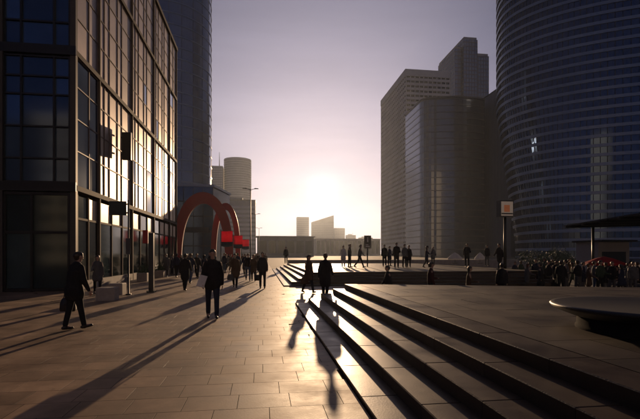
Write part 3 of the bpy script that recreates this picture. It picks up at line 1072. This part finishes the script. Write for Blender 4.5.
def parasol(px, d, py_top, wd, cloth, label, z0, seg=8, hgt=.38):
    x, y = P(px, d)
    zt = ZH(py_top, d) - z0
    t = thing('parasol', label, 'parasol', (x, y, z0))
    MB().tube([(0, 0, 0), (0, 0, zt + .06)], .025, 8).build('pole', 'dark_metal', t)
    MB().lathe([(.28, 0), (.28, .06), (.05, .09)], 16).add([], []).build('base', 'dark_metal', t)
    cn = MB()
    r = wd / 2
    cn.v = [(0, 0, zt)]
    for zz, rr in ((zt - hgt * .35, r * .45), (zt - hgt, r), (zt - hgt - .16, r * 1.01)):
        for k in range(seg * 2):
            a = math.pi * k / seg
            q = rr * (1 if k % 2 == 0 else .94)
            cn.v.append((q * math.cos(a), q * math.sin(a), zz - (.0 if k % 2 == 0 else .0)))
    n = seg * 2
    for k in range(n):
        k2 = (k + 1) % n
        cn.f.append((0, 1 + k, 1 + k2))
        for j in range(2):
            cn.f.append((1 + j * n + k, 1 + (j + 1) * n + k, 1 + (j + 1) * n + k2, 1 + j * n + k2))
    cn.build('canopy', cloth, t)
    for k in range(seg):
        a = 2 * math.pi * k / seg
        MB().tube([(0, 0, zt - .04), (r * .97 * math.cos(a), r * .97 * math.sin(a), zt - hgt - .02)], .012, 5).build('rib', 'dark_metal', t)
parasol(604, 26, 256.2, 2.1, 'umbrella_red', 'red parasol standing open among the crowd under the dark canopy', HZZ)
parasol(455, 45.5, 252.2, 1.55, 'white_fabric', 'small white parasol on the far terrace before the rounded glass block', TZ, hgt=.6)
parasol(480, 45.8, 252.2, 1.15, 'white_fabric', 'smaller white parasol on the far terrace near the dark block', TZ, hgt=.6)

# parapet wall at the back of the far terrace and planted hedge on the right
pw = thing('parapet_wall', 'long low stone parapet at the back of the far terrace', 'wall', (2.8, FYB + .1, 0))
k = 0
x = 0
while x < 40:
    MB().bbox(x + .004, x + 1.996, 0, .35, 0, 1.0, .02).build('block', 'stone_block', pw)
    x += 2.0
# distant shrubs between court and towers
def shrub(px, d, wd, hg, label, z0):
    x, y = P(px, d)
    t = thing('shrub', label, 'shrub', (x, y, z0), 0, 'shrubs behind the sunken court')
    st = MB()
    for q in range(5):
        a = random.uniform(0, 6.28)
        st.tube([(0, 0, 0), (wd * .2 * math.cos(a), wd * .2 * math.sin(a), hg * .4), (wd * .35 * math.cos(a), wd * .35 * math.sin(a), hg * .75)], [.05, .035, .015], 5)
    st.build('stem', 'bark', t)
    lf = MB()
    blobs = [(Vector((random.uniform(-.33, .33) * wd, random.uniform(-.33, .33) * wd, hg * random.uniform(.35, .8))), random.uniform(.18, .3) * hg) for _ in range(9)]
    for q in range(1500):
        c, r = random.choice(blobs)
        p = c + Vector((random.gauss(0, 1), random.gauss(0, 1), random.gauss(0, .8))).normalized() * r * random.uniform(.5, 1)
        a = Vector((random.gauss(0, 1), random.gauss(0, 1), random.gauss(0, 1))).normalized() * .09
        b_ = a.orthogonal().normalized() * .05
        n = len(lf.v)
        lf.v += [tuple(p - a), tuple(p + b_), tuple(p + a), tuple(p - b_)]
        lf.f.append((n, n + 1, n + 2, n + 3))
    lf.build('foliage', 'leaf', t, kind='stuff')
for k, (px, d, wd, hg) in enumerate(((533, 44, 3.2, 2.6), (549, 45, 3.6, 3.0), (563, 43, 3.0, 2.5), (577, 45, 3.4, 2.4))):
    shrub(px, d, wd, hg, 'dull green shrub in the row behind the sunken court', HZZ)

# ------------------------------------------------------------------ people
def remesh(mb, vox, name, m=None, smooth_it=3):
    me = mb.mesh('tmp')
    o = bpy.data.objects.new('tmp', me)
    C.objects.link(o)
    md = o.modifiers.new('r', 'REMESH')
    md.mode = 'VOXEL'; md.voxel_size = vox; md.use_smooth_shade = True
    ms = o.modifiers.new('s', 'SMOOTH')
    ms.factor = .5; ms.iterations = smooth_it
    dg = bpy.context.evaluated_depsgraph_get()
    res = bpy.data.meshes.new_from_object(o.evaluated_get(dg))
    res.name = name
    bpy.data.objects.remove(o)
    bpy.data.meshes.remove(me)
    res.materials.clear()
    res.materials.append(None)
    res.polygons.foreach_set('use_smooth', [True] * len(res.polygons))
    return res

def fk(root, ang, length, lat=0.0):
    """point reached from root going down, swung forward by ang in the X-Z plane, lat sideways"""
    return root + Vector((math.sin(ang) * math.cos(lat), math.sin(lat), -math.cos(ang) * math.cos(lat))) * length

def person_meshes(H=1.74, legs=((24, 4), (-20, 18)), arms=((-18, 14), (20, 22)), lean=4, coat=.0, bulk=1.0, hair='short', fem=False,
                  fine=False, sit=False, arm_lat=(9, 9), head_turn=0, head_down=0):
    k = H / 1.75
    vox = .016 if fine else .026
    hip = Vector((0, 0, 0))
    up = Vector((math.sin(R(lean)), 0, math.cos(R(lean))))
    fwd = Vector((math.cos(R(lean)), 0, -math.sin(R(lean))))
    chest = hip + up * .36 * k
    neck = hip + up * .555 * k
    hd = neck + (up + fwd * .12).normalized() * .155 * k
    body, jac, tro = MB(), MB(), MB()
    ax = Vector((0, 1, 0))
    b = bulk
    # torso
    body.capsule(hip, .105 * k * b, chest, .11 * k * b, 14, sx=1.42, axis=ax)
    body.capsule(chest, .105 * k * b, neck - up * .07 * k, .085 * k * b, 14, sx=1.6, axis=ax)
    body.capsule(neck - up * .06 * k, .058 * k, hd - up * .05 * k, .05 * k, 10)
    # head: skull, jaw, nose, ears
    ht = R(head_turn)
    hf = Vector((math.cos(ht), math.sin(ht), -math.tan(R(head_down)))).normalized()
    hs_ = Vector((-math.sin(ht), math.cos(ht), 0))
    body.capsule(hd - hf * .018 * k + up * .025 * k, .082 * k, hd + hf * .022 * k + up * .022 * k, .078 * k, 14, sx=.92, axis=hs_)
    body.capsule(hd + up * .0 * k, .07 * k, hd + hf * .042 * k - up * .072 * k, .04 * k, 12, sx=1.0, axis=hs_)
    body.capsule(hd + hf * .092 * k + up * .015 * k, .012 * k, hd + hf * .108 * k - up * .02 * k, .016 * k, 8)
    for s in (-1, 1):
        body.capsule(hd + hs_ * .082 * k * s + up * .02 * k, .018 * k, hd + hs_ * .084 * k * s - up * .02 * k, .014 * k, 8)
    feet = []
    shoes = []
    for s, (a, kn) in zip((1, -1), legs):
        hj = hip + Vector((0, s * .092 * k, -.03 * k))
        knee = fk(hj, R(a), .425 * k, R(s * 1.5))
        ank = fk(knee, R(a - kn), .425 * k)
        body.capsule(hj, .088 * k * b, knee, .058 * k, 12)
        body.capsule(knee, .056 * k, ank, .036 * k, 12)
        tro.capsule(hj, .10 * k * b, knee, .072 * k, 12)
        tro.capsule(knee, .070 * k, ank + (knee - ank) * .06, .060 * k, 12)
        fa = R(min(max((a - kn) * .55, -38), 18)) if not sit else 0
        toe = ank + Vector((math.cos(fa), 0, math.sin(fa))) * .165 * k + Vector((math.sin(fa) * .05, 0, -.045 * k))
        heel = ank + Vector((-.045 * k, 0, -.045 * k))
        body.capsule(ank, .034 * k, toe, .026 * k, 10)
        sh = MB()
        sh.capsule(heel, .042 * k, toe, .036 * k, 10)
        sh.capsule(ank, .046 * k, heel + Vector((.05, 0, 0)), .046 * k, 10)
        shoes.append(sh)
        feet.append(min(toe.z - .036 * k, heel.z - .042 * k))
    tro.capsule(hip - up * .03 * k, .115 * k * b, hip + up * .10 * k, .112 * k * b, 14, sx=1.40, axis=ax)
    # jacket
    jac.capsule(hip + up * .02 * k, .128 * k * b, chest, .130 * k * b, 14, sx=1.40, axis=ax)
    jac.capsule(chest, .128 * k * b, neck - up * .055 * k, .088 * k * b, 14, sx=1.62, axis=ax)
    jac.capsule(neck - up * .07 * k, .078 * k, neck - up * .0 * k, .070 * k, 10)
    if coat > 0:
        for s, (a, kn) in zip((1, -1), legs):
            hj = hip + Vector((0, s * .075 * k, 0))
            e = fk(hj, R(a * .75), coat * k, R(s * 3))
            jac.capsule(hj, .13 * k * b, e, (.13 if not fem else .145) * k * b, 12)
        e = hip - Vector((0, 0, 1)) * coat * k * .95
        jac.capsule(hip, .12 * k * b, e, .125 * k * b, 12, sx=1.35, axis=ax)
    hands = []
    for s, (a, el), al in zip((1, -1), arms, arm_lat):
        sj = neck - up * .085 * k + Vector((0, s * .178 * k * b, 0))
        elb = fk(sj, R(a + lean * .5), .295 * k, R(s * al))
        wr = fk(elb, R(a + el), .25 * k, R(s * al * .3))
        body.capsule(sj, .05 * k, elb, .041 * k, 10)
        body.capsule(elb, .04 * k, wr, .028 * k, 10)
        jac.capsule(sj - Vector((0, s * .03 * k, 0)), .066 * k * b, elb, .058 * k * b, 10)
        jac.capsule(elb, .057 * k * b, wr, .044 * k, 10)
        dn = (wr - elb).normalized()
        palm = wr + dn * .085 * k
        body.capsule(wr + dn * .02 * k, .026 * k, palm, .030 * k, 10, sx=.6, axis=ax)
        hands.append((wr, dn, palm, s))
    low = min(feet)
    skin = remesh(body, vox, 'body', smooth_it=2)
    if fine:
        fb = MB()
        for wr, dn, palm, s in hands:
            fw = Vector((1, 0, 0)); fw = (fw - dn * fw.dot(dn)).normalized()
            inn = Vector((0, -s, 0))
            for j, (o_, ln) in enumerate(((.030, .070), (.010, .082), (-.010, .076), (-.028, .058))):
                p0 = palm + fw * o_ * k
                p1 = p0 + (dn + inn * .25).normalized() * ln * .55 * k
                p2 = p1 + (dn + inn * .9).normalized() * ln * .45 * k
                fb.tube([p0, p1, p2], [.0095 * k, .009 * k, .007 * k], 6)
            p0 = wr + dn * .045 * k + fw * .024 * k
            p1 = p0 + (fw * .8 + dn * .7 + inn * .2).normalized() * .035 * k
            p2 = p1 + (dn + inn * .3).normalized() * .03 * k
            fb.tube([p0, p1, p2], [.012 * k, .011 * k, .008 * k], 6)
        bm = bmesh.new()
        bm.from_mesh(skin)
        tmp = fb.mesh('t')
        bm.from_mesh(tmp)
        bm.to_mesh(skin)
        bm.free()
        bpy.data.meshes.remove(tmp)
        skin.polygons.foreach_set('use_smooth', [True] * len(skin.polygons))
    hb = MB()
    hc = hd + up * .038 * k - hf * .022 * k
    hb.capsule(hc - hf * .022 * k - up * .012 * k, .090 * k, hc + hf * .030 * k + up * .016 * k, .083 * k, 14, sx=1.0, axis=hs_)
    hb.capsule(hc - hf * .04 * k - up * .01 * k, .066 * k, hd - hf * .04 * k - up * .045 * k, .058 * k, 12, sx=1.1, axis=hs_)
    if hair == 'long':
        hb.capsule(hc - hf * .03 * k, .08 * k, hd - hf * .055 * k - up * .15 * k, .055 * k, 12, sx=1.3, axis=hs_)
    elif hair == 'bun':
        hb.capsule(hc - hf * .08 * k, .04 * k, hc - hf * .10 * k, .038 * k, 10)
    res = {'body': skin, 'jacket': remesh(jac, vox, 'jacket', smooth_it=3), 'trousers': remesh(tro, vox, 'trousers', smooth_it=3),
           'hair': remesh(hb, .018, 'hair', smooth_it=2), 'shoe': [remesh(s_, .016, 'shoe', smooth_it=2) for s_ in shoes]}
    # eyes
    res['eye'] = None
    if fine:
        eb = []
        for s in (-1, 1):
            q = MB().capsule(hd + hf * .089 * k + hs_ * s * .032 * k + up * .022 * k, .009 * k, hd + hf * .091 * k + hs_ * s * .032 * k + up * .022 * k, .009 * k, 8)
            me = q.mesh('eye', None, True); me.materials.append(None)
            eb.append(me)
        res['eye'] = eb
    res['hands'] = hands
    res['low'] = low
    # hair must not cover the face: push nothing, cap ends above the brow
    for me in [res['body'], res['jacket'], res['trousers'], res['hair']] + res['shoe'] + (res['eye'] or []):
        for v in me.vertices:
            v.co.z -= low
    for i, (wr, dn, palm, s) in enumerate(hands):
        hands[i] = (wr - Vector((0, 0, low)), dn, palm - Vector((0, 0, low)), s)
    return res

def place_person(pm, loc, face, cols, label, group=None):
    """face: heading in degrees clockwise from +Y"""
    def mk(name, me, m, parent=None):
        o = bpy.data.objects.new(name, me)
        C.objects.link(o)
        o.material_slots[0].link = 'OBJECT'
        o.material_slots[0].material = MATS[m]
        if parent: o.parent = parent
        return o
    jacket, trousers, hair_ = cols[:3]
    o = mk('person', pm['body'], 'skin')
    o.location = loc
    o.rotation_euler = (0, 0, R(90 - face))
    tag(o, label, 'person', group)
    mk('jacket', pm['jacket'], jacket, o)
    mk('trousers', pm['trousers'], trousers, o)
    mk('hair', pm['hair'], hair_, o)
    for s_ in pm['shoe']:
        mk('shoe', s_, 'leather', o)
    for e in pm['eye'] or []:
        mk('eye', e, 'hair_dark', o)
    return o
def world_of(o, v):
    a = o.rotation_euler[2]
    return Vector((o.location.x + v.x * math.cos(a) - v.y * math.sin(a), o.location.y + v.x * math.sin(a) + v.y * math.cos(a), o.location.z + v.z))

# the two foreground men
pm1 = person_meshes(1.66, legs=((-7, 6), (13, 2)), arms=((-7, 4), (3, 22)), arm_lat=(18, 9), lean=7, coat=.16, bulk=1.24, fine=True, head_down=15)
x, y = P(74, 9.35)
man1 = place_person(pm1, (x, y, 0), 44, ('cloth_black', 'cloth_black', 'hair_dark'), 'heavy set man in a black jacket carrying a black bag across the paving')
pm2 = person_meshes(1.73, legs=((9, 2), (-10, 8)), arms=((-8, 12), (4, 24)), lean=2, coat=.10, bulk=1.06, fine=True)
x, y = P(212.5, 11.0)
man2 = place_person(pm2, (x, y, 0), 172, ('cloth_black', 'cloth_navy', 'hair_dark'), 'man in a dark suit walking with a folded newspaper under his arm')
# bag in the first man's hand (his left hand is the one towards +Y local)
wr, dn, palm, s = pm1['hands'][0]
# camera-side and rear hand: choose the hand nearer the left of the picture
hp = min((world_of(man1, h[2]) for h in pm1['hands']), key=lambda q: proj(q.x, q.y, q.z)[0])
def bag(loc, wx, wy, hz, label, m, rz=0, drop=.16):
    t = thing('handbag', label, 'bag', (loc.x, loc.y, loc.z - drop - hz), rz)
    mb = MB()
    v = []
    for z, e in ((0, .92), (.04, 1), (hz * .6, .96), (hz * .92, .74), (hz, .6)):
        for a, b_ in ((-1, -1), (0, -1.12), (1, -1), (1.08, 0), (1, 1), (0, 1.12), (-1, 1), (-1.08, 0)):
            v.append((a * wx / 2 * e, b_ * wy / 2 * e, z))
    f = [tuple(reversed(range(8))), tuple(range(32, 40))]
    for i in range(4):
        for k_ in range(8):
            f.append((i * 8 + k_, i * 8 + (k_ + 1) % 8, (i + 1) * 8 + (k_ + 1) % 8, (i + 1) * 8 + k_))
    mb.add(v, f).build('pouch', m, t, True)
    for s_ in (-1, 1):
        pts = [(wx * .28 * math.cos(a), s_ * wy * .2, hz - .02 + (drop + .03) * math.sin(a)) for a in [math.pi * q / 10 for q in range(11)]]
        MB().tube(pts, .009, 6).build('handle', m, t)
    MB().box(-.05, .05, -wy / 2 - .012, -wy / 2 + .004, hz * .45, hz * .58).build('clasp', 'dark_metal', t)
    return t
bag(hp, .30, .15, .30, 'soft black bag hanging from the heavy set man', 'leather', R(-8), drop=.10)
# newspaper under the second man's arm
hp2 = min((world_of(man2, h[0]) for h in pm2['hands']), key=lambda q: proj(q.x, q.y, q.z)[0])
q = MB()
q.box(-.05, .05, -.11, .11, -.15, .15)
nb = thing('newspaper', 'folded pale newspaper held by the man in the dark suit', 'newspaper', (hp2.x - .015, hp2.y - .02, hp2.z + .06), R(60))
nb.rotation_euler = (R(12), R(18), R(75))
MB().box(-.012, .012, -.10, .10, -.15, .15).build('folded_sheet', 'cloth_white', nb)
MB().box(-.0165, -.0125, -.095, .10, -.148, .146).build('cover_sheet', 'cloth_white', nb)

# prototypes for the others
PR = {
 'walkA': person_meshes(1.70, legs=((22, 3), (-20, 20)), arms=((-20, 12), (18, 25)), lean=4, coat=.0),
 'walkB': person_meshes(1.66, legs=((16, 2), (-15, 14)), arms=((-12, 10), (12, 30)), lean=3, coat=.34, bulk=1.05),
 'walkC': person_meshes(1.60, legs=((18, 2), (-14, 16)), arms=((-10, 30), (10, 70)), lean=4, coat=.26, bulk=.92, hair='long', fem=True),
 'stand': person_meshes(1.70, legs=((3, 1), (-3, 2)), arms=((-3, 8), (4, 12)), lean=1, coat=.05),
 'standC': person_meshes(1.62, legs=((2, 1), (-2, 1)), arms=((2, 40), (6, 60)), lean=1, coat=.30, bulk=.93, hair='bun', fem=True),
 'standB': person_meshes(1.76, legs=((5, 2), (-4, 2)), arms=((6, 80), (0, 20)), lean=2, coat=.0, bulk=1.08),
}
def at(kind, px, d, face, cols, label, z=0.0, group=None):
    x, y = P(px, d)
    return place_person(PR[kind], (x, y, z), face, cols, label, group)
CN = {'cloth_black': 'black', 'cloth_navy': 'navy', 'cloth_grey': 'grey', 'cloth_brown': 'brown', 'cloth_green': 'dark green', 'cloth_denim': 'blue denim'}
KN = {'stand': 'person standing', 'standB': 'broad man standing', 'standC': 'woman standing', 'walkA': 'person striding', 'walkB': 'long coated walker', 'walkC': 'woman walking'}
def desc(kind, cols, where):
    return '%s in %s and %s trousers %s' % (KN[kind], CN[cols[0]], CN[cols[1]], where)
K, N, G_, BR = 'cloth_black', 'cloth_navy', 'cloth_grey', 'cloth_brown'
at('walkC', 97.5, 17.6, 160, (G_, K, 'hair_dark'), 'woman in a grey coat walking by the stone block under the shop front')
at('walkB', 185, 19.4, 8, (K, K, 'hair_dark'), 'person in a long black coat walking ahead of the man in the dark suit')
at('walkA', 190.5, 24.0, 10, (N, 'cloth_denim', 'hair_brown'), 'person in navy jacket and jeans walking past the totem')
at('walkB', 235, 21.2, 184, (BR, K, 'hair_dark'), 'person in a dark brown long coat walking under the widest red banner')
at('walkA', 248, 26.5, 176, (K, 'cloth_denim', 'hair_dark'), 'person in black jacket and jeans walking beside the couple near the far steps')
at('walkC', 253.5, 26.0, 180, (BR, K, 'hair_brown'), 'woman in a brown coat walking beside a person in jeans')
at('stand', 262.5, 20.6, 182, (K, K, 'hair_dark'), 'person in black walking close to the foot of the far steps')
at('stand', 286, 45.0, 190, (K, G_, 'hair_dark'), 'lone person standing at the top of the far flight of steps', z=TZ)
at('walkC', 308.3, 18.2, 150, (BR, K, 'hair_dark'), 'woman in a brown coat walking in the gap between the steps')
at('walkB', 325.2, 15.5, 20, (K, K, 'hair_brown'), 'man in a long black coat in the gap between the steps')
for px, d, lb, m_, rz in ((304.4, 18.15, 'brown bag held by the woman in the gap between the steps', 'cloth_brown', .3),
                         (258.0, 20.6, 'dark bag held by the person in black near the far steps', 'leather', .2),
                         (230.4, 21.1, 'grey bag held by the person in the dark brown coat', 'cloth_grey', -.2)):
    x, y = P(px, d)
    bag(Vector((x, y, .78)), .30, .13, .28, lb, m_, rz, drop=.12)
# on the far terrace
at('standC', 343.3, 33.5, 200, ('cloth_white', 'cloth_white', 'hair_brown'), 'woman dressed in white on the far terrace', z=TZ)
at('stand', 349.6, 32.0, 120, (K, K, 'hair_dark'), 'man in black beside the woman in white', z=TZ)
at('walkA', 359.8, 31.5, 95, (G_, K, 'hair_dark'), 'man in a grey jacket striding by the information board', z=TZ)
GT = 'people waiting on the far terrace'
for i, (px, d, kd, fc) in enumerate(((384.5, 34, 'stand', 200), (389.5, 36, 'standC', 150), (396.5, 30.5, 'standB', 190), (404.5, 32, 'stand', 170), (408.8, 32.5, 'standC', 185))):
    cc = ([K, N, K, G_, K][i], K, 'hair_dark')
    at(kd, px, d, fc, cc, desc(kd, cc, 'among the group on the far terrace'), z=TZ, group=GT)
at('walkC', 426.5, 32, 90, (N, K, 'hair_dark'), 'woman in a navy coat walking along the far terrace below the glass block', z=TZ)
at('standB', 467, 33, 200, (K, K, 'hair_dark'), 'broad man in black on the far terrace between the two white parasols', z=TZ)
at('stand', 487, 35, 180, (K, G_, 'hair_dark'), 'person in black jacket and grey trousers by the smaller white parasol', z=TZ)
at('walkB', 499.5, 27.5, 250, (K, K, 'hair_dark'), 'person in a long black coat at the end of the far terrace', z=TZ)
at('standC', 433, 40, 180, (G_, K, 'hair_brown'), 'woman in a grey coat standing at the back of the far terrace', z=TZ)
# in the sunken court behind the near terrace
GC = 'people in the sunken court'
for i, (px, d, kd) in enumerate(((388.5, 17.0, 'walkB'), (430.5, 17.4, 'standB'), (468.5, 18.0, 'walkC'), (502, 18.5, 'stand'))):
    at(kd, px, d, random.uniform(0, 360), (['cloth_black', 'cloth_maroon', 'cloth_brown', 'cloth_black'][i], K, 'hair_dark'),
       ['person in a black coat in the sunken court behind the terrace edge', 'broad person in a dark maroon jacket in the sunken court', 'woman in a brown coat in the sunken court behind the terrace edge', 'person in plain black standing in the sunken court under the light box sign'][i], z=HZZ)
GCR = 'crowd under the canopy'
rr_ = random.Random(5)
spots = [(527, 24), (536, 27), (541, 22.5), (549, 26), (556, 29), (561, 22), (566.5, 24.5), (573, 27), (578, 22.5), (583, 25), (588.5, 21.5), (594, 23.5), (600, 21.8), (606, 24), (612, 22.4),
         (617, 26), (622, 21.6), (627.5, 23.2), (633, 22), (638, 24.5), (515, 30), (521, 33), (545, 33), (552, 35), (569, 34), (598, 28), (630, 29)]
for i, (px, d) in enumerate(spots):
    kd = rr_.choice(['stand', 'standB', 'standC', 'walkB', 'walkC'])
    fc = rr_.uniform(0, 360)
    cc = (rr_.choice([K, N, G_, K, BR, 'cloth_green']), rr_.choice([K, K, G_, 'cloth_denim']), rr_.choice(['hair_dark', 'hair_brown']))
    at(kd, px, d, fc, cc, desc(kd, cc, 'in the crowd by the canopy'), z=HZZ, group=GCR)
# far walkers on the plaza
GF = 'distant pedestrians on the plaza'
for i in range(30):
    px = rr_.uniform(186, 268)
    d = rr_.uniform(31, 75)
    xx, yy = P(px, d)
    if xx > .6: continue
    kd = rr_.choice(['walkA', 'walkB', 'walkC', 'stand'])
    fc = rr_.choice([0, 180]) + rr_.uniform(-25, 25)
    cc = (rr_.choice([K, N, G_, K, BR, K]), rr_.choice([K, K, 'cloth_denim']), rr_.choice(['hair_dark', 'hair_brown']))
    at(kd, px, d, fc, cc, desc(kd, cc, 'far along the plaza'), group=GF)
GS = 'people by the shop windows'
for (px, d, kd, fc) in ((166, 31, 'walkB', 175), (172, 34, 'standC', 100), (176.5, 30, 'walkA', 5), (181, 36, 'walkC', 180), (197, 29, 'walkA', 182), (204, 30.5, 'walkC', 0)):
    cc = (rr_.choice([K, N, G_]), K, 'hair_dark')
    at(kd, px, d, fc, cc, desc(kd, cc, 'close to the shop windows'), group=GS)

# ------------------------------------------------------------------ haze: low sun through damp air
hz = MB().box(-1000, 1400, -160, 2300, -2.0, 205)
hb = tag(hz.build('haze', None), kind='stuff')
hm = bpy.data.materials.new('haze_air')
hm.use_nodes = True
ht_ = hm.node_tree
ht_.nodes.clear()
ho = ht_.nodes.new('ShaderNodeOutputMaterial')
pv = ht_.nodes.new('ShaderNodeVolumePrincipled')
pv.inputs['Color'].default_value = (.76, .86, 1.0, 1)
pv.inputs['Density'].default_value = 0.000085
pv.inputs['Anisotropy'].default_value = 0.70
ht_.links.new(pv.outputs[0], ho.inputs['Volume'])
hb.data.materials.append(hm)
